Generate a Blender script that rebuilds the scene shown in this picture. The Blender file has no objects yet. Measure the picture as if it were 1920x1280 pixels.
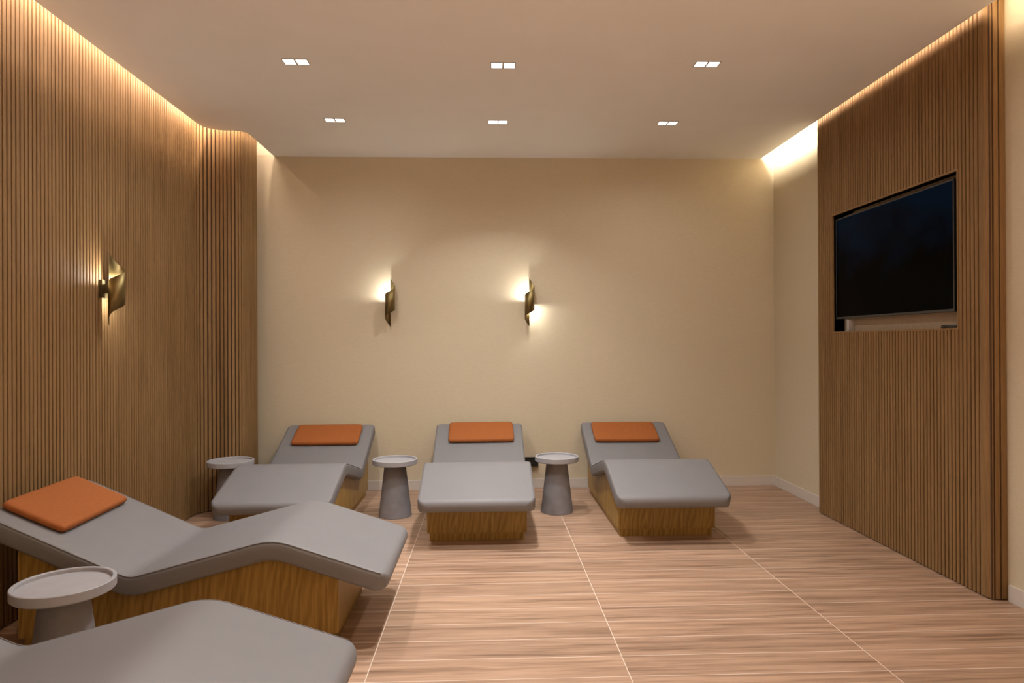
import bpy, bmesh, math, random
from mathutils import Vector, Matrix
random.seed(4)
S = bpy.context.scene
COL = S.collection
PI = math.pi

# ------------------------------------------------------------------ camera
H = 1.52
cam_d = bpy.data.cameras.new('camera')
cam = bpy.data.objects.new('camera', cam_d)
COL.objects.link(cam)
S.camera = cam
cam_d.sensor_width = 36.0
cam_d.lens = 1250.0 / 1920 * 36
cam_d.clip_start = 0.02
YAW, PITCH, ROLL = 0.03693, 0.00184, -0.00457
_f = Vector((math.sin(YAW) * math.cos(PITCH), math.cos(YAW) * math.cos(PITCH), math.sin(PITCH)))
_r0 = Vector((math.cos(YAW), -math.sin(YAW), 0))
_u0 = _r0.cross(_f)
_r = math.cos(ROLL) * _r0 + math.sin(ROLL) * _u0
_u = -math.sin(ROLL) * _r0 + math.cos(ROLL) * _u0
cam.matrix_world = Matrix(((_r.x, _u.x, -_f.x, 0), (_r.y, _u.y, -_f.y, 0), (_r.z, _u.z, -_f.z, H), (0, 0, 0, 1)))

# ------------------------------------------------------------------ world, exposure, lights
W = bpy.data.worlds.new('world')
S.world = W
W.use_nodes = True
W.node_tree.nodes['Background'].inputs[0].default_value = (0.9, 0.85, 0.8, 1)
W.node_tree.nodes['Background'].inputs[1].default_value = 0.0
S.view_settings.view_transform = 'Standard'
S.view_settings.look = 'None'
S.view_settings.gamma = 1.0
S.view_settings.use_curve_mapping = False
S.view_settings.exposure = 0.0

CEIL = 3.452          # underside of the dropped ceiling
TOP = 3.76            # slab above the light coves
YB = 6.958            # back wall
XL = -2.60            # face of the left slats
XR = 3.038            # right wall
XP = 2.934            # face of the slatted television panel
XCR = 2.893           # right edge of the dropped ceiling
YR = -3.4             # wall behind the camera

DOWN_X = (-1.302, 0.11, 1.55)
DOWN_Y = (5.82, 4.61, 3.4, 2.2, 0.2, -1.2, -2.4)  # last rows are unseen fill added to lift the ceiling and walls
DOWN_W = ((4.4, 14.5, 5.5), (20.0, 22.5, 7.6), (11.0, 22.5, 2.7), (1.1, 1.5, 1.8), (12.0, 21.0, 19.0), (44.0, 69.0, 58.0), (44.0, 69.0, 58.0))      # middle column mostly brightest; rows above and behind the camera are added fill
DOWN_C = (1.0, 0.965, 0.93)
COVE_C = (1.0, 0.78, 0.63)


def area(name, loc, sx, sy, watts, color, rot=(0, 0, 0), spread=PI):
    d = bpy.data.lights.new(name, 'AREA')
    d.shape = 'RECTANGLE'
    d.size = sx
    d.size_y = sy
    d.energy = watts
    d.color = color
    d.spread = spread
    o = bpy.data.objects.new(name, d)
    COL.objects.link(o)
    o.location = loc
    o.rotation_euler = rot
    return o


# light strips in the coves along the ceiling edges (they shine down the slot)
area('cove_light', (-2.497, 1.35, 3.74), 0.02, 9.0, 205.0, COVE_C)
area('cove_light', (-2.35, 6.095, 3.74), 0.30, 0.02, 18.0, COVE_C)
area('cove_light', (-2.155, 6.58, 3.74), 0.02, 0.7, 4.0, COVE_C)
area('cove_light', (2.83, 4.81, 3.60), 0.05, 2.0, 18.0, COVE_C)
area('cove_light', (2.83, 6.39, 3.605), 0.05, 1.1, 19.0, (1.0, 0.87, 0.70))
area('cove_light', (2.83, 0.4, 3.60), 0.05, 6.7, 46.0, (1.0, 0.76, 0.50))


# ------------------------------------------------------------------ helpers
def tag(o, label=None, cat=None, group=None, kind=None):
    if label: o['label'] = label
    if cat: o['category'] = cat
    if group: o['group'] = group
    if kind: o['kind'] = kind
    return o


def link(name, bm, mat, parent=None, smooth=False, angle=None):
    me = bpy.data.meshes.new(name)
    bmesh.ops.recalc_face_normals(bm, faces=bm.faces[:])
    bm.to_mesh(me)
    bm.free()
    o = bpy.data.objects.new(name, me)
    COL.objects.link(o)
    if mat: me.materials.append(mat)
    if smooth:
        for p in me.polygons: p.use_smooth = True
        if angle is not None:
            try:
                me.set_sharp_from_angle(angle=angle)
            except Exception:
                pass
    if parent is not None: o.parent = parent
    return o


def empty(name, loc, rz=0.0):
    o = bpy.data.objects.new(name, None)
    COL.objects.link(o)
    o.location = loc
    o.rotation_euler = (0, 0, rz)
    o.empty_display_size = 0.1
    return o


def copy_tree(root):
    r = root.copy()
    COL.objects.link(r)
    for ch in list(root.children):
        c = ch.copy()
        COL.objects.link(c)
        c.parent = r
        for g in list(ch.children):
            d = g.copy()
            COL.objects.link(d)
            d.parent = c
    return r


def box(bm, x0, x1, y0, y1, z0, z1):
    v = [bm.verts.new((x, y, z)) for z in (z0, z1) for x, y in ((x0, y0), (x1, y0), (x1, y1), (x0, y1))]
    for f in ((0, 3, 2, 1), (4, 5, 6, 7), (0, 1, 5, 4), (1, 2, 6, 5), (2, 3, 7, 6), (3, 0, 4, 7)):
        bm.faces.new([v[i] for i in f])
    return v


def bevel_all(bm, w, seg=2, angle=0.5):
    es = [e for e in bm.edges if len(e.link_faces) == 2 and e.calc_face_angle(0) > angle]
    bmesh.ops.bevel(bm, geom=es, offset=w, segments=seg, profile=0.5, affect='EDGES')


def lathe(bm, prof, n=64, cap0=True, cap1=True):
    rings = []
    for r, z in prof:
        rings.append([bm.verts.new((r * math.cos(2 * PI * i / n), r * math.sin(2 * PI * i / n), z)) for i in range(n)])
    for a, b in zip(rings, rings[1:]):
        for i in range(n):
            bm.faces.new((a[i], a[(i + 1) % n], b[(i + 1) % n], b[i]))
    if cap0: bm.faces.new(rings[0][::-1])
    if cap1: bm.faces.new(rings[-1])


def extrude_poly(bm, pts, z0, z1):
    a = [bm.verts.new((x, y, z0)) for x, y in pts]
    b = [bm.verts.new((x, y, z1)) for x, y in pts]
    n = len(pts)
    fb = bm.faces.new(a[::-1])
    ft = bm.faces.new(b)
    for i in range(n):
        bm.faces.new((a[i], a[(i + 1) % n], b[(i + 1) % n], b[i]))
    return fb, ft


# ------------------------------------------------------------------ materials
class NT:
    def __init__(self, name):
        self.m = bpy.data.materials.new(name)
        self.m.use_nodes = True
        self.t = self.m.node_tree
        self.b = self.t.nodes['Principled BSDF']

    def n(self, kind, **kw):
        nd = self.t.nodes.new(kind)
        for k, v in kw.items(): setattr(nd, k, v)
        return nd

    def l(self, a, b):
        self.t.links.new(a, b)

    def math(self, op, a, b=None):
        nd = self.n('ShaderNodeMath', operation=op)
        for i, v in enumerate((a, b)):
            if v is None: continue
            if isinstance(v, (int, float)): nd.inputs[i].default_value = v
            else: self.l(v, nd.inputs[i])
        return nd.outputs[0]

    def noise(self, vec, scale, detail=3, rough=0.5, dist=0.0):
        nd = self.n('ShaderNodeTexNoise')
        nd.inputs['Scale'].default_value = scale
        nd.inputs['Detail'].default_value = detail
        nd.inputs['Roughness'].default_value = rough
        nd.inputs['Distortion'].default_value = dist
        if vec is not None: self.l(vec, nd.inputs['Vector'])
        return nd.outputs['Fac']

    def mapping(self, vec, scale=(1, 1, 1), loc=(0, 0, 0)):
        nd = self.n('ShaderNodeMapping')
        nd.inputs['Scale'].default_value = scale
        nd.inputs['Location'].default_value = loc
        self.l(vec, nd.inputs['Vector'])
        return nd.outputs[0]

    def ramp(self, fac, stops):
        nd = self.n('ShaderNodeValToRGB')
        e = nd.color_ramp.elements
        while len(e) < len(stops): e.new(0.5)
        for i, (p, c) in enumerate(stops):
            e[i].position = p
            e[i].color = (c[0], c[1], c[2], 1)
        self.l(fac, nd.inputs[0])
        return nd.outputs[0]

    def mix(self, fac, a, b, mode='MIX'):
        nd = self.n('ShaderNodeMix', data_type='RGBA', blend_type=mode)
        for s, v in ((nd.inputs[0], fac), (nd.inputs[6], a), (nd.inputs[7], b)):
            if isinstance(v, (int, float)): s.default_value = v
            elif isinstance(v, tuple): s.default_value = (v[0], v[1], v[2], 1)
            else: self.l(v, s)
        return nd.outputs[2]

    def bump(self, h, strength, dist):
        nd = self.n('ShaderNodeBump')
        nd.inputs['Strength'].default_value = strength
        nd.inputs['Distance'].default_value = dist
        self.l(h, nd.inputs['Height'])
        self.l(nd.outputs[0], self.b.inputs['Normal'])

    def color(self, c):
        if isinstance(c, tuple): self.b.inputs['Base Color'].default_value = (c[0], c[1], c[2], 1)
        else: self.l(c, self.b.inputs['Base Color'])

    def set(self, **kw):
        for k, v in kw.items(): self.b.inputs[k].default_value = v

    def obj(self):
        return self.n('ShaderNodeTexCoord').outputs['Object']

    def pos(self):
        return self.n('ShaderNodeNewGeometry').outputs['Position']


def plain(name, c, rough=0.5, metal=0.0, var=0.06, scale=30.0, bump=0.0):
    k = NT(name)
    v = k.obj()
    f = k.noise(v, scale, 4, 0.55)
    k.color(k.ramp(f, [(0.3, tuple(x * (1 - var) for x in c)), (0.7, tuple(min(1, x * (1 + var)) for x in c))]))
    k.set(Roughness=rough, Metallic=metal)
    if bump: k.bump(f, bump, 0.002)
    return k.m


def wood(name, dark, mid, light, grain=(38, 38, 1.6), rough=0.5, figure=0.0):
    k = NT(name)
    v = k.obj()
    f1 = k.noise(k.mapping(v, grain), 3.0, 5, 0.6, 0.6)
    f2 = k.noise(k.mapping(v, tuple(g * 0.22 for g in grain)), 2.0, 3, 0.5, 1.0)
    f = k.math('ADD', k.math('MULTIPLY', f1, 0.6), k.math('MULTIPLY', f2, 0.4))
    if figure:
        w = k.n('ShaderNodeTexWave', wave_type='BANDS', bands_direction='DIAGONAL')
        w.inputs['Scale'].default_value = 5.0
        w.inputs['Distortion'].default_value = 9.0
        w.inputs['Detail'].default_value = 3.0
        w.inputs['Detail Scale'].default_value = 0.9
        k.l(k.mapping(v, (3.2, 3.2, 0.55)), w.inputs['Vector'])
        f = k.math('ADD', k.math('MULTIPLY', f, 1 - figure), k.math('MULTIPLY', w.outputs['Fac'], figure))
    k.color(k.ramp(f, [(0.3, dark), (0.5, mid), (0.72, light)]))
    k.set(Roughness=rough)
    k.b.inputs['Specular IOR Level'].default_value = 0.3
    k.bump(f1, 0.12, 0.001)
    return k.m


def floor_material():
    k = NT('wood_look_tile')
    sep = k.n('ShaderNodeSeparateXYZ')
    k.l(k.pos(), sep.inputs[0])
    tx = k.math('DIVIDE', k.math('ADD', sep.outputs[0], 0.5667 + 12.0), 1.2009)
    ty = k.math('DIVIDE', k.math('ADD', sep.outputs[1], 20.0 - 5.6142 + 0.0), 0.2)
    ix, iy = k.math('FLOOR', tx), k.math('FLOOR', ty)
    fx, fy = k.math('SUBTRACT', tx, ix), k.math('SUBTRACT', ty, iy)
    ex = k.math('MULTIPLY', k.math('MINIMUM', fx, k.math('SUBTRACT', 1.0, fx)), 1.2)
    ey = k.math('MULTIPLY', k.math('MINIMUM', fy, k.math('SUBTRACT', 1.0, fy)), 0.2)
    grout = k.math('MAXIMUM', k.math('LESS_THAN', ex, 0.0021), k.math('LESS_THAN', ey, 0.0019))
    cmb = k.n('ShaderNodeCombineXYZ')
    k.l(ix, cmb.inputs[0])
    k.l(iy, cmb.inputs[1])
    wn = k.n('ShaderNodeTexWhiteNoise', noise_dimensions='3D')
    k.l(cmb.outputs[0], wn.inputs['Vector'])
    off = k.n('ShaderNodeVectorMath', operation='MULTIPLY_ADD')
    k.l(wn.outputs['Color'], off.inputs[0])
    off.inputs[1].default_value = (9, 9, 9)
    k.l(k.pos(), off.inputs[2])
    g1 = k.noise(k.mapping(off.outputs[0], (1.3, 26, 1)), 1.0, 5, 0.62, 0.5)
    g2 = k.noise(k.mapping(off.outputs[0], (3.0, 85, 1)), 1.0, 3, 0.5, 0.2)
    g = k.math('ADD', k.math('MULTIPLY', g1, 0.72), k.math('MULTIPLY', g2, 0.28))
    c = k.ramp(g, [(0.33, (0.196, 0.115, 0.071)), (0.46, (0.342, 0.217, 0.145)), (0.57, (0.447, 0.292, 0.200)), (0.72, (0.505, 0.340, 0.240))])
    val = k.math('ADD', 0.90, k.math('MULTIPLY', wn.outputs['Value'], 0.2))
    hs = k.n('ShaderNodeHueSaturation')
    k.l(c, hs.inputs['Color'])
    k.l(val, hs.inputs['Value'])
    k.color(k.mix(grout, hs.outputs[0], (0.731, 0.620, 0.527)))
    k.set(Roughness=0.42)
    k.b.inputs['Specular IOR Level'].default_value = 0.35
    k.bump(k.math('SUBTRACT', k.math('MULTIPLY', g2, 0.2), grout), 0.15, 0.002)
    return k.m


def wallpaper():
    k = NT('beige_textured_wallcovering')
    p = k.pos()
    a = k.noise(k.mapping(p, (9, 9, 55)), 2.2, 4, 0.6)
    b = k.noise(k.mapping(p, (30, 30, 160)), 2.0, 3, 0.6)
    h = k.math('ADD', k.math('MULTIPLY', a, 0.6), k.math('MULTIPLY', b, 0.4))
    k.color(k.ramp(h, [(0.3, (0.59, 0.515, 0.375)), (0.7, (0.65, 0.57, 0.42))]))
    k.set(Roughness=0.75)
    k.bump(h, 0.35, 0.004)
    return k.m


M_floor = floor_material()
M_wall = wallpaper()
M_ceil = plain('warm_white_ceiling_paint', (0.89, 0.89, 0.87), 0.85, var=0.012, scale=3)
M_base = plain('white_baseboard_paint', (0.62, 0.575, 0.53), 0.5, var=0.02)
M_slat = wood('oak_slats', (0.170, 0.094, 0.036), (0.245, 0.143, 0.058), (0.31, 0.188, 0.084), rough=0.66)
M_slatback = plain('dark_slat_backing', (0.085, 0.042, 0.018), 0.8)
M_oak = wood('oak_veneer', (0.19, 0.108, 0.022), (0.31, 0.187, 0.044), (0.41, 0.262, 0.070), grain=(30, 30, 1.3), rough=0.42, figure=0.16)
M_grey = plain('grey_upholstery', (0.185, 0.182, 0.191), 0.55, var=0.02, scale=6)
M_seam = plain('grey_piping', (0.17, 0.155, 0.15), 0.6)
M_orange = plain('orange_fabric', (0.305, 0.087, 0.014), 0.85, var=0.07, scale=45, bump=0.1)
M_tray = plain('pale_grey_stone', (0.355, 0.355, 0.38), 0.5, var=0.05, scale=12)
M_ped = plain('grey_stone', (0.217, 0.212, 0.230), 0.7, var=0.08, scale=14)
M_brass = plain('antique_brass', (0.22, 0.165, 0.07), 0.46, metal=1.0, var=0.05)
M_brass2 = plain('dark_bronze', (0.10, 0.075, 0.035), 0.5, metal=0.7)
M_black = plain('black_plastic', (0.008, 0.008, 0.008), 0.4)
M_bezel = plain('dark_grey_plastic', (0.03, 0.03, 0.032), 0.35)
M_trim = plain('white_trim_metal', (0.45, 0.42, 0.39), 0.5)
M_niche = plain('beige_board', (0.36, 0.27, 0.18), 0.7)


def emitter(name, c, s):
    k = NT(name)
    k.color((0.8, 0.8, 0.8))
    k.b.inputs['Emission Color'].default_value = (c[0], c[1], c[2], 1)
    k.b.inputs['Emission Strength'].default_value = s
    return k.m


M_diff = emitter('lit_diffuser', (1.0, 0.93, 0.84), 6.0)
M_led = emitter('lit_led', (1.0, 0.96, 0.86), 30.0)
M_unlit = plain('frosted_lens', (0.6, 0.58, 0.55), 0.4)


def screen_material():
    k = NT('television_picture')
    v = k.obj()
    sep = k.n('ShaderNodeSeparateXYZ')
    k.l(v, sep.inputs[0])
    n = k.noise(k.mapping(v, (1, 2.2, 2.6)), 1.6, 2, 0.5)
    up = k.math('ADD', k.math('MULTIPLY', sep.outputs[2], 1.1), k.math('MULTIPLY', n, 1.0))
    c = k.ramp(up, [(0.42, (0.0, 0.0, 0.0)), (0.62, (0.0003, 0.0012, 0.0030)), (0.95, (0.0003, 0.0034, 0.0085))])
    k.color((0.0006, 0.0006, 0.0008))
    k.l(c, k.b.inputs['Emission Color'])
    k.b.inputs['Emission Strength'].default_value = 1.0
    k.set(Roughness=0.25)
    k.b.inputs['Specular IOR Level'].default_value = 0.02
    return k.m


M_screen = screen_material()

# ------------------------------------------------------------------ room shell
bm = bmesh.new(); box(bm, -2.75, 3.15, YR, 7.08, -0.1, 0.0)
tag(link('floor', bm, M_floor), kind='structure')
bm = bmesh.new(); box(bm, -2.75, 3.15, YB, YB + 0.12, 0.0, TOP)
tag(link('wall_back', bm, M_wall), kind='structure')
bm = bmesh.new(); box(bm, -2.75, -2.64, YR, YB, 0.0, TOP)
tag(link('wall_left', bm, M_wall), kind='structure')
bm = bmesh.new(); box(bm, XR, XR + 0.11, YR, YB, 0.0, TOP)
tag(link('wall_right', bm, M_wall), kind='structure')
bm = bmesh.new(); box(bm, -2.75, 3.15, YR - 0.1, YR, 0.0, TOP)
tag(link('wall_rear', bm, M_wall), kind='structure')


def fillet(pts, radii, n=10):
    """open polyline with rounded corners; pts 2-D, radii per inner point"""
    out = [Vector(pts[0])]
    for i in range(1, len(pts) - 1):
        p, a, b = Vector(pts[i]), Vector(pts[i - 1]), Vector(pts[i + 1])
        d0, d1 = (a - p).normalized(), (b - p).normalized()
        ang = d0.angle(d1)
        r = radii[i - 1]
        if r <= 0 or ang > PI - 1e-3:
            out.append(p); continue
        t = r / math.tan(ang / 2)
        c = p + (d0 + d1).normalized() * (r / math.sin(ang / 2))
        p0, p1 = p + d0 * t, p + d1 * t
        a0 = math.atan2(*(p0 - c).yx); a1 = math.atan2(*(p1 - c).yx)
        da = (a1 - a0 + PI) % (2 * PI) - PI
        for j in range(n + 1):
            q = a0 + da * j / n
            out.append(c + Vector((math.cos(q), math.sin(q))) * r)
    out.append(Vector(pts[-1]))
    return out


# dropped ceiling with its curved left edge, and the slab above the coves
edge = fillet([(-2.53, YR), (-2.53, 6.125), (-2.185, 6.125), (-2.185, YB)], [0.17, 0.12], 12)
bm = bmesh.new()
fb, ft = extrude_poly(bm, [(XCR, YR)] + [(XCR, YB)] + [tuple(p) for p in edge[::-1]], CEIL, CEIL + 0.05)
bmesh.ops.triangulate(bm, faces=[fb, ft])
box(bm, -2.75, 3.15, YR - 0.1, YB + 0.12, TOP, TOP + 0.1)
tag(link('ceiling', bm, M_ceil), kind='structure')


def baseboard(name, x0, x1, y0, y1):
    b = bmesh.new()
    box(b, x0, x1, y0, y1, 0.004, 0.098)
    bevel_all(b, 0.003, 2)
    box(b, x0 + 0.001, x1 - 0.001, y0 + 0.001, y1 - 0.001, 0.0, 0.006)
    tag(link(name, b, M_base), kind='structure')


baseboard('baseboard_back', -2.2, XR - 0.0125, YB - 0.013, YB)
baseboard('baseboard_right', XR - 0.013, XR, 5.83, YB)
baseboard('baseboard_right', XR - 0.013, XR, YR, 3.775)

# ------------------------------------------------------------------ slatted panels
PITCH_S, SLAT, DEEP, CH = 0.034, 0.0245, 0.015, 0.0025


class Path:
    def __init__(self, pts):
        self.p = [Vector(p) for p in pts]
        self.s = [0.0]
        for a, b in zip(self.p, self.p[1:]): self.s.append(self.s[-1] + (b - a).length)
        self.L = self.s[-1]

    def at(self, s, off, side):
        s = min(max(s, 0.0), self.L)
        i = 0
        while i < len(self.s) - 2 and self.s[i + 1] < s: i += 1
        a, b = self.p[i], self.p[i + 1]
        t = (s - self.s[i]) / max(1e-9, self.s[i + 1] - self.s[i])
        d = (b - a).normalized()
        n = Vector((d.y, -d.x)) * side      # side=+1 : right of travel is the room
        q = a + (b - a) * t + n * off
        return q.x, q.y


def slat(bm, path, s0, s1, z0, z1, side):
    """one slat: chamfered strip, front at offset 0, back at -DEEP"""
    st = [(s0, -DEEP), (s0, -CH), (s0 + CH, 0.0)]
    k = max(1, int((s1 - s0) / 0.02))
    for j in range(1, k): st.append((s0 + CH + (s1 - s0 - 2 * CH) * j / k, 0.0))
    st += [(s1 - CH, 0.0), (s1, -CH), (s1, -DEEP)]
    xy = [path.at(s, o, side) for s, o in st]
    a = [bm.verts.new((x, y, z0)) for x, y in xy]
    b = [bm.verts.new((x, y, z1)) for x, y in xy]
    n = len(xy)
    bm.faces.new(a[::-1]); bm.faces.new(b)
    for i in range(n): bm.faces.new((a[i], a[(i + 1) % n], b[(i + 1) % n], b[i]))


PZ = 3.56
# left flat panel
path = Path([(XL, YR), (XL, 5.955)])
panel = empty('slatted_wall_panel', (XL, 3.0, 0))
tag(panel, 'long flat timber slat panel covering the left wall behind the wall lamp', 'wall panel')


def in_parent(o, p):
    o.parent = p
    o.matrix_parent_inverse = Matrix.Translation(-Vector(p.location))
    return o


bm = bmesh.new()
s = path.L
while s - SLAT > 0.0:
    slat(bm, path, s - SLAT, s, 0.008, PZ, 1)
    s -= PITCH_S
in_parent(link('slats', bm, M_slat), panel)
bm = bmesh.new(); box(bm, -2.64, XL - DEEP + 0.0005, YR, 5.955, 0.0, PZ)
in_parent(link('backing_board', bm, M_slatback), panel)

# curved panel that swings out to the right before the back wall
cp = fillet([(XL, 5.96), (XL, 6.165), (-2.262, 6.165), (-2.262, 6.665)], [0.16, 0.13], 16)
path = Path(cp)
panel2 = empty('curved_slatted_panel', (-2.45, 6.3, 0))
tag(panel2, 'curved timber slat panel bulging out at the far left corner by the back wall', 'wall panel')
bm = bmesh.new()
s = 0.0
while s + SLAT < path.L:
    slat(bm, path, s, s + SLAT, 0.008, PZ, 1)
    s += PITCH_S
in_parent(link('slats', bm, M_slat), panel2)
bm = bmesh.new()
bk = [path.at(path.L * i / 60, -DEEP + 0.0005, 1) for i in range(61)]
fb, ft = extrude_poly(bm, bk + [(-2.638, 6.665), (-2.638, 5.96)], 0.0, PZ)
bmesh.ops.triangulate(bm, faces=[fb, ft])
in_parent(link('backing_board', bm, M_slatback), panel2)

# television panel on the right wall
NY0, NY1, NZ0, NZ1 = 4.058, 5.562, 1.600, 2.582
cp = fillet([(XP, 5.812), (XP, 3.792), (XR, 3.792)], [0.055], 12)
path = Path(cp)
panel3 = empty('slatted_wall_panel', (XP, 4.8, 0))
tag(panel3, 'timber slat panel on the right wall with a recessed television niche', 'wall panel')
bm = bmesh.new()
sN1, sN0 = 5.812 - NY1, 5.812 - NY0        # path positions of the niche sides
FR = 0.012
s = 0.0
flat_end = 5.812 - 3.792 - 0.052
while s + SLAT < flat_end - 0.012:
    a, b = s, s + SLAT
    if b < sN1 - FR or a > sN0 + FR:
        slat(bm, path, a, b, 0.008, PZ, 1)
    else:
        slat(bm, path, a, b, 0.008, NZ0 - FR, 1)
        slat(bm, path, a, b, NZ1 + FR, PZ, 1)
        for q0, q1 in ((a, min(b, sN1 - FR)), (max(a, sN0 + FR), b)):
            if q1 - q0 > 0.006: slat(bm, path, q0, q1, NZ0 - FR, NZ1 + FR, 1)
    s += PITCH_S
# wide rounded corner slat, then the slats of the short end
corner_end = path.L - 2 * PITCH_S - 0.004
slat(bm, path, s, corner_end - 0.0075, 0.008, PZ, 1)
slat(bm, path, corner_end, corner_end + SLAT + 0.003, 0.008, PZ, 1)
slat(bm, path, corner_end + PITCH_S + 0.002, path.L - 0.001, 0.008, PZ, 1)
in_parent(link('slats', bm, M_slat), panel3)
bm = bmesh.new()
xb0, xb1 = XP + DEEP - 0.0005, XR
box(bm, xb0, xb1, NY1, 5.812, 0.0, PZ)
box(bm, xb0, xb1, 3.804, NY0, 0.0, PZ)
box(bm, xb0, xb1, NY0, NY1, 0.0, NZ0)
box(bm, xb0, xb1, NY0, NY1, NZ1, PZ)
in_parent(link('backing_board', bm, M_slatback), panel3)
bm = bmesh.new()
for y0, y1, z0, z1 in ((NY0 - FR, NY0, NZ0 - FR, NZ1 + FR), (NY1, NY1 + FR, NZ0 - FR, NZ1 + FR), (NY0, NY1, NZ0 - FR, NZ0), (NY0, NY1, NZ1, NZ1 + FR)):
    box(bm, XP - 0.001, XR - 0.002, y0, y1, z0, z1)
in_parent(link('niche_frame', bm, M_slat), panel3)
bm = bmesh.new()
box(bm, 3.005, XR - 0.001, NY0, 5.36, NZ0, NZ1)
in_parent(link('niche_back', bm, M_niche), panel3)
bm = bmesh.new()
box(bm, 2.962, 3.03, 5.36, 5.392, NZ0, NZ0 + 0.098)
in_parent(tag(link('niche_divider', bm, M_trim), 'pale upright divider'), panel3)

# ------------------------------------------------------------------ television and the thing on its ledge
TY0, TY1, TZ0, TZ1 = 4.114, 5.546, 1.706, 2.548
tv = empty('television', (2.985, (TY0 + TY1) / 2, TZ0))
tag(tv, 'large black wall television with a dim blue picture set into the slatted panel', 'television')
bm = bmesh.new()
box(bm, 2.962, 3.003, TY0, TY1, TZ0, TZ1)
bevel_all(bm, 0.004, 2)
in_parent(link('housing', bm, M_black), tv)
bm = bmesh.new()
q = 0.010
for y0, y1, z0, z1 in ((TY0, TY0 + q, TZ0, TZ1), (TY1 - q, TY1, TZ0, TZ1), (TY0 + q, TY1 - q, TZ0, TZ0 + 0.016), (TY0 + q, TY1 - q, TZ1 - q, TZ1)):
    box(bm, 2.956, 2.9625, y0, y1, z0, z1)
in_parent(link('bezel', bm, M_bezel), tv)
bm = bmesh.new()
hy, hz = (TY1 - TY0) / 2 - q, (TZ1 - TZ0 - q - 0.016) / 2
box(bm, -0.002, 0.0, -hy, hy, -hz, hz)
sc = link('screen', bm, M_screen, tv)
sc.location = (2.9605 - 2.985, 0, (TZ1 - TZ0) / 2 + 0.003)

bm = bmesh.new()
n = 40
lathe(bm, [(0.045, 0.0), (0.052, 0.004), (0.052, 0.012), (0.044, 0.019)], n)
for v in bm.verts: v.co.x *= 0.55; v.co.y *= 1.75
o = link('small_device', bm, M_black, smooth=True, angle=0.6)
o.location = (2.964, 4.155, NZ0 + 0.0003)
tag(o, 'flat black rounded object lying on the niche ledge below the television', 'device')

# ------------------------------------------------------------------ recessed downlights and added fill
def make_downlight():
    root = empty('downlight', (0, 0, 0))
    hx, hy, g, d = 0.086, 0.047, 0.0065, 0.012
    b = bmesh.new()
    t = 0.0055
    for x0, x1, y0, y1 in ((-hx, -hx + t, -hy, hy), (hx - t, hx, -hy, hy), (-hx + t, hx - t, -hy, -hy + t), (-hx + t, hx - t, hy - t, hy), (-g, g, -hy + t, hy - t)):
        box(b, x0, x1, y0, y1, -0.003, d)
    link('frame', b, M_trim, root)
    for sx in (-1, 1):
        b = bmesh.new()
        cx = sx * (hx - t + g) / 2
        w = (hx - t - g) / 2
        box(b, cx - w, cx + w, -hy + t, hy - t, 0.0, 0.004)
        link('diffuser', b, M_diff, root)
    return root


dl = make_downlight()
spots = [(-1.302, 4.615, 'near left twin square downlight in the ceiling above the nearer lounger'),
         (0.118, 4.635, 'near middle twin square downlight in the ceiling'),
         (1.534, 4.58, 'near right twin square downlight towards the television panel'),
         (-1.308, 5.815, 'far left twin square downlight close to the curved slat panel'),
         (0.101, 5.828, 'far middle twin square downlight, in front of the plain back wall'),
         (1.597, 5.82, 'far right twin square downlight close to the back right corner')]
for i, (x, y, lab) in enumerate(spots):
    o = dl if i == 0 else copy_tree(dl)
    o.location = (x, y, CEIL - 0.002)
    tag(o, lab, 'ceiling light', 'twin downlights in the ceiling')
for y, ws in zip(DOWN_Y, DOWN_W):
    for x, w in zip(DOWN_X, ws):
        sp = (115 if x == 0.11 else 160) if y > 2 else 84  # narrow spread for the fill rows added out of view
        area('downlight_or_fill_beam', (x, y, CEIL - 0.012), 0.15, 0.075, w, DOWN_C, (0, 0, 0), math.radians(sp))

# ------------------------------------------------------------------ spa loungers
LW = 0.87
topline = [(0.0, 0.358), (0.584, 0.555), (1.281, 0.374), (2.005, 0.706)]
TH = 0.10


def offset_line(pts, d):
    """offset an open polyline downward by d (normal distance)"""
    P = [Vector(p) for p in pts]
    segs = []
    for a, b in zip(P, P[1:]):
        t = (b - a).normalized()
        n = Vector((t.y, -t.x))
        segs.append((a + n * d, b + n * d))
    out = [segs[0][0]]
    for (a, b), (c, e) in zip(segs, segs[1:]):
        r, q = b - a, e - c
        den = r.x * q.y - r.y * q.x
        t = ((c - a).x * q.y - (c - a).y * q.x) / den
        out.append(a + r * t)
    out.append(segs[-1][1])
    return [tuple(p) for p in out]


center = fillet(offset_line(topline, TH / 2), [0.26, 0.16], 14)


def resample(pts, step):
    p = Path(pts)
    n = int(p.L / step)
    return p, n


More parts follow.
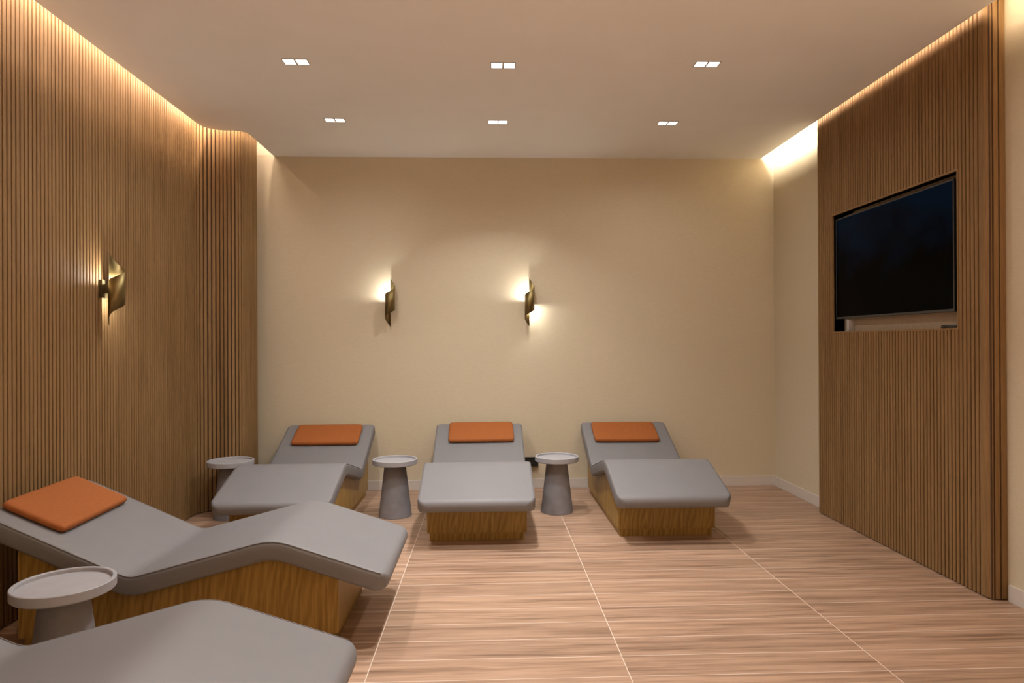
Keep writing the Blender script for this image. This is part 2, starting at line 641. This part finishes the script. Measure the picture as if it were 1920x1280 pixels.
def make_mattress():
    b = bmesh.new()
    P, n = resample(center, 0.03)
    L = P.L
    rt, rp, rc = 0.048, 0.075, 0.022      # end rounding, plan corner radius, cross-section radius
    ss = [rt * (1 - math.cos(PI / 2 * i / 8)) for i in range(8)]
    ss += [rt + (rp - rt) * i / 3 for i in range(3)]
    m = int((L - 2 * rp) / 0.022)
    ss += [rp + (L - 2 * rp) * i / m for i in range(m + 1)]
    ss += [L - x for x in [rt + (rp - rt) * i / 3 for i in range(3)][::-1]] + [L - x for x in [rt * (1 - math.cos(PI / 2 * i / 8)) for i in range(8)][::-1]]
    rings = []
    for s in ss:
        d = min(s, L - s)
        x, z = P.at(s, 0, 1)
        e = 0.004
        x1, z1 = P.at(min(L, s + e), 0, 1); x0, z0 = P.at(max(0, s - e), 0, 1)
        t = Vector((x1 - x0, z1 - z0)).normalized()
        nn = Vector((-t.y, t.x))
        ht = TH / 2
        if d < rt: ht = 0.006 + (TH / 2 - 0.006) * math.sqrt(max(0, 1 - ((rt - d) / rt) ** 2))
        hw = LW / 2
        if d < rp: hw -= rp - math.sqrt(max(0, rp * rp - (rp - d) ** 2)) * 0.98 - rp * 0.02
        r = min(rc, ht * 0.9)
        sec = []
        for cx, cz, a0 in ((hw - r, ht - r, 0), (-hw + r, ht - r, PI / 2), (-hw + r, -ht + r, PI), (hw - r, -ht + r, 1.5 * PI)):
            for j in range(5):
                a = a0 + PI / 2 * j / 4
                sec.append((cx + r * math.cos(a), cz + r * math.sin(a)))
        rings.append([b.verts.new((x + nn.x * c[1], c[0], z + nn.y * c[1])) for c in sec])
    k = len(rings[0])
    for a, c in zip(rings, rings[1:]):
        for i in range(k): b.faces.new((a[i], a[(i + 1) % k], c[(i + 1) % k], c[i]))
    b.faces.new(rings[0]); b.faces.new(rings[-1][::-1])
    return b


def make_piping(side):
    b = bmesh.new()
    P, n = resample(center, 0.03)
    rp = 0.075
    r = 0.0022
    rings = []
    N = 110
    for i in range(N + 1):
        s = 0.05 + (P.L - 0.1) * i / N
        d = min(s, P.L - s)
        hw = LW / 2
        if d < rp: hw -= rp - math.sqrt(max(0, rp * rp - (rp - d) ** 2))
        x, z = P.at(s, 0, 1)
        x1, z1 = P.at(min(P.L, s + 0.004), 0, 1); x0, z0 = P.at(max(0, s - 0.004), 0, 1)
        t = Vector((x1 - x0, z1 - z0)).normalized(); nn = Vector((-t.y, t.x))
        y = side * (hw - 0.0045)
        h = TH / 2 - 0.0045
        c = Vector((x + nn.x * h, y, z + nn.y * h))
        ring = []
        for j in range(6):
            a = 2 * PI * j / 6
            ring.append(b.verts.new(c + Vector((nn.x, 0, nn.y)) * (r * math.cos(a)) + Vector((0, 1, 0)) * (r * math.sin(a))))
        rings.append(ring)
    for a, c in zip(rings, rings[1:]):
        for i in range(6): b.faces.new((a[i], a[(i + 1) % 6], c[(i + 1) % 6], c[i]))
    b.faces.new(rings[0]); b.faces.new(rings[-1][::-1])
    return b


def make_base():
    s0, s1, hw = 0.27, 1.845, LW / 2 - 0.052
    under = fillet(offset_line(topline, TH - 0.012), [0.20, 0.20], 12)
    P = Path(under)
    pts = []
    for i in range(161):
        x, z = P.at(P.L * i / 160, 0, 1)
        if s0 < x < s1: pts.append((x, z))

    def zat(x):
        prev = None
        for i in range(401):
            q = P.at(P.L * i / 400, 0, 1)
            if q[0] >= x: return q[1]
        return q[1]
    outline = [(s0, 0.062), (s0, zat(s0))] + pts + [(s1, zat(s1)), (s1, 0.062)]
    b = bmesh.new()
    va = [b.verts.new((x, -hw, z)) for x, z in outline]
    vb = [b.verts.new((x, hw, z)) for x, z in outline]
    f1, f2 = b.faces.new(va), b.faces.new(vb[::-1])
    n = len(outline)
    for i in range(n): b.faces.new((va[i], va[(i + 1) % n], vb[(i + 1) % n], vb[i]))
    bmesh.ops.triangulate(b, faces=[f1, f2])
    k = bmesh.new()
    box(k, s0 + 0.022, s1 - 0.02, -hw + 0.018, hw - 0.018, 0.0, 0.0625)
    return b, k


def make_lounger():
    root = empty('spa_lounger', (0, 0, 0))
    mt = link('mattress', make_mattress(), M_grey, root, smooth=True, angle=1.2)
    for sd in (-1, 1):
        link('piping', make_piping(sd), M_seam, mt, smooth=True)
    b, k = make_base()
    link('base', b, M_oak, root)
    link('plinth', k, M_oak, root)
    return root


L = make_lounger()
lounge = [(-1.582, 4.87, PI / 2, 'grey and oak lounger against the back wall, beside the curved slat panel', 0.0),
          (-0.085, 4.86, PI / 2, 'grey and oak lounger in the middle of the row along the back wall', 0.0),
          (1.395, 4.90, PI / 2, 'grey and oak lounger at the right end of the row along the back wall', 0.0),
          (-0.487, 3.78, PI, 'grey and oak lounger under the left wall lamp, orange cushion, seen side on', 0.0),
          (-0.487, 2.175, PI, 'nearest grey lounger, cut off by the lower left corner, no cushion visible', 0.0)]
for i, (x, y, rz, lab, _) in enumerate(lounge):
    o = L if i == 0 else copy_tree(L)
    o.location = (x, y, 0)
    o.rotation_euler = (0, 0, rz)
    tag(o, lab, 'lounger', 'grey heated loungers on oak bases')


# ------------------------------------------------------------------ cushions
def make_cushion():
    b = bmesh.new()
    lx, ly, t = 0.17, 0.322, 0.046          # half length on slope, half width, thickness
    nx, ny = 16, 26
    grid = {}

    def rr(u):      # edge roll
        return max(0.0, 1 - abs(u) ** 26)
    for side in (1, -1):
        for i in range(nx + 1):
            for j in range(ny + 1):
                u, v = math.sin((2 * i / nx - 1) * PI / 2), math.sin((2 * j / ny - 1) * PI / 2)
                edge_ = i in (0, nx) or j in (0, ny)
                puff = (rr(u) * rr(v)) ** 0.4
                dome = 0.10 * (1 - u * u) * (1 - v * v) if side > 0 else 0.0
                z = t / 2 + side * t / 2 * (puff * 0.92 + dome)
                # slight rounding of the plan corners
                k = 1 - 0.03 * (abs(u) * abs(v)) ** 6
                key = (i, j, 0 if edge_ else side)
                if key not in grid:
                    grid[key] = b.verts.new((u * lx * k, v * ly * k, z if not edge_ else t / 2))
        for i in range(nx):
            for j in range(ny):
                g = []
                for a, c in ((i, j), (i + 1, j), (i + 1, j + 1), (i, j + 1)):
                    e_ = a in (0, nx) or c in (0, ny)
                    g.append(grid[(a, c, 0 if e_ else side)])
                b.faces.new(g if side > 0 else g[::-1])
    return b


C0 = link('cushion', make_cushion(), M_orange, smooth=True)
slope = math.atan2(0.706 - 0.374, 2.005 - 1.281)
cush = [(0, 1.775, -0.005, 0.0, 'orange cushion on the lounger next to the curved slat panel'),
        (1, 1.800, -0.02, 0.012, 'orange cushion on the middle lounger of the back row'),
        (2, 1.772, 0.02, -0.008, 'orange cushion on the right end lounger of the back row'),
        (3, 1.835, 0.0, 0.03, 'large looking orange cushion on the lounger beneath the left wall lamp')]
for i, (li, s, dy, tw, lab) in enumerate(cush):
    o = C0 if i == 0 else C0.copy()
    if i: COL.objects.link(o)
    x, y, rz = lounge[li][:3]
    z = 0.374 + (s - 1.281) * math.tan(slope)
    m = Matrix.Translation((x, y, 0)) @ Matrix.Rotation(rz, 4, 'Z') @ Matrix.Translation((s, dy, z + 0.001)) @ Matrix.Rotation(-slope, 4, 'Y') @ Matrix.Rotation(tw, 4, 'Z')
    o.matrix_world = m
    tag(o, lab, 'cushion', 'orange head cushions')


# ------------------------------------------------------------------ side tables
def make_table():
    root = empty('side_table', (0, 0, 0))
    b = bmesh.new()
    lathe(b, [(0.143, 0.0), (0.145, 0.003), (0.092, 0.455)], 72)
    link('pedestal', b, M_ped, root, smooth=True, angle=0.6)
    b = bmesh.new()
    R_ = 0.196
    lathe(b, [(R_ - 0.006, 0.454), (R_, 0.460), (R_, 0.497), (R_ - 0.003, 0.500), (R_ - 0.014, 0.500), (R_ - 0.017, 0.497), (R_ - 0.018, 0.482)], 96, cap1=True)
    link('tray_top', b, M_tray, root, smooth=True, angle=0.6)
    return root


T = make_table()
tabs = [(-2.262, 5.955, 'round grey side table half hidden behind the leftmost back lounger'),
        (-0.82, 5.93, 'round grey side table left of the middle lounger in the back row'),
        (0.62, 5.99, 'round grey side table right of the middle lounger in the back row'),
        (-1.83, 2.95, 'nearest round grey side table, between the two loungers along the left wall')]
for i, (x, y, lab) in enumerate(tabs):
    o = T if i == 0 else copy_tree(T)
    o.location = (x, y, 0)
    tag(o, lab, 'side table', 'round stone side tables')


# ------------------------------------------------------------------ wall lamps
def interp(t, kn):
    for (a, va), (b_, vb) in zip(kn, kn[1:]):
        if t <= b_:
            u = (t - a) / (b_ - a)
            return va + (vb - va) * u
    return kn[-1][1]


def make_sconce(lower_on):
    """origin on the wall; local +x points away from the wall, local +y to the lit upper side"""
    root = empty('wall_sconce', (0, 0, 0))
    r, off = 0.0505, 0.098
    kn = [(0, 7), (0.25, 13), (0.5, 20), (0.75, 28), (0.88, 36), (1.0, 44.5)]
    b = bmesh.new()
    N = 72
    K = 0.00557
    for rad in (r,):
        lo, hi = [], []
        for i in range(N + 1):
            t = i / N
            # starts and finishes at the wall side
            a = PI + 2 * PI * t
            rr_ = rad
            x, y = off + rr_ * math.cos(a), rr_ * math.sin(a)
            hi.append(b.verts.new((x, y, interp(t, kn) * K)))
            lo.append(b.verts.new((x, y, -interp(1 - t, kn) * K)))
        for i in range(N): b.faces.new((lo[i], lo[i + 1], hi[i + 1], hi[i]))
    sh = link('shade', b, M_brass, root, smooth=True)
    md = sh.modifiers.new('thickness', 'SOLIDIFY')
    md.thickness = 0.002
    md.offset = 1
    b = bmesh.new()
    box(b, 0.0, 0.022, -0.035, 0.035, -0.06, 0.06)
    bevel_all(b, 0.002, 2)
    link('back_plate', b, M_brass2, root)
    b = bmesh.new()
    box(b, 0.02, 0.062, -0.018, 0.018, -0.03, 0.03)
    link('arm', b, M_brass2, root)
    b = bmesh.new()
    lathe(b, [(0.0455, -0.018), (0.0455, 0.018)], 40)
    for v in b.verts: v.co.x += off
    link('lamp_holder', b, M_brass2, root, smooth=True, angle=0.6)
    for sg in (1, -1):
        b = bmesh.new()
        lathe(b, [(0.026, 0.0), (0.026, 0.004), (0.020, 0.007)], 32)
        for v in b.verts: v.co.z = sg * (v.co.z + 0.0182); v.co.x += off
        on = sg > 0 or lower_on
        link('led_lens', b, M_led if on else M_unlit, root, smooth=True, angle=0.6)
        if on:
            d = bpy.data.lights.new('sconce_light', 'POINT')
            d.energy = 4.0 if sg > 0 else 3.4
            d.color = (1.0, 0.98, 0.93)
            d.shadow_soft_size = 0.012
            lo_ = bpy.data.objects.new('sconce_light', d)
            COL.objects.link(lo_)
            lo_.location = (off, 0, sg * 0.072)
            lo_.parent = root
    return root


for (x, y, z, rz, on, lab) in ((-0.995, YB, 1.937, -PI / 2, False, 'left brass spiral wall lamp on the back wall, lit only at the top'),
                               (0.437, YB, 1.937, -PI / 2, True, 'right brass spiral wall lamp on the back wall, lit above and below'),
                               (XL, 4.60, 1.895, 0.0, True, 'brass spiral wall lamp on the left slatted wall')):
    o = make_sconce(on)
    o.location = (x, y, z)
    o.rotation_euler = (0, 0, rz)
    tag(o, lab, 'wall lamp', 'brass spiral wall lamps')

# ------------------------------------------------------------------ black socket behind the middle lounger
so = empty('wall_socket', (0.44, YB, 0.29))
tag(so, 'black wall socket low on the back wall behind the middle lounger', 'socket')
bm = bmesh.new(); box(bm, -0.10, 0.062, -0.012, 0.0, -0.005, 0.036); bevel_all(bm, 0.002, 2)
link('plate', bm, M_black, so)
bm = bmesh.new(); box(bm, 0.0, 0.082, -0.05, 0.0, -0.055, 0.012); bevel_all(bm, 0.004, 2)
link('plug', bm, M_black, so)
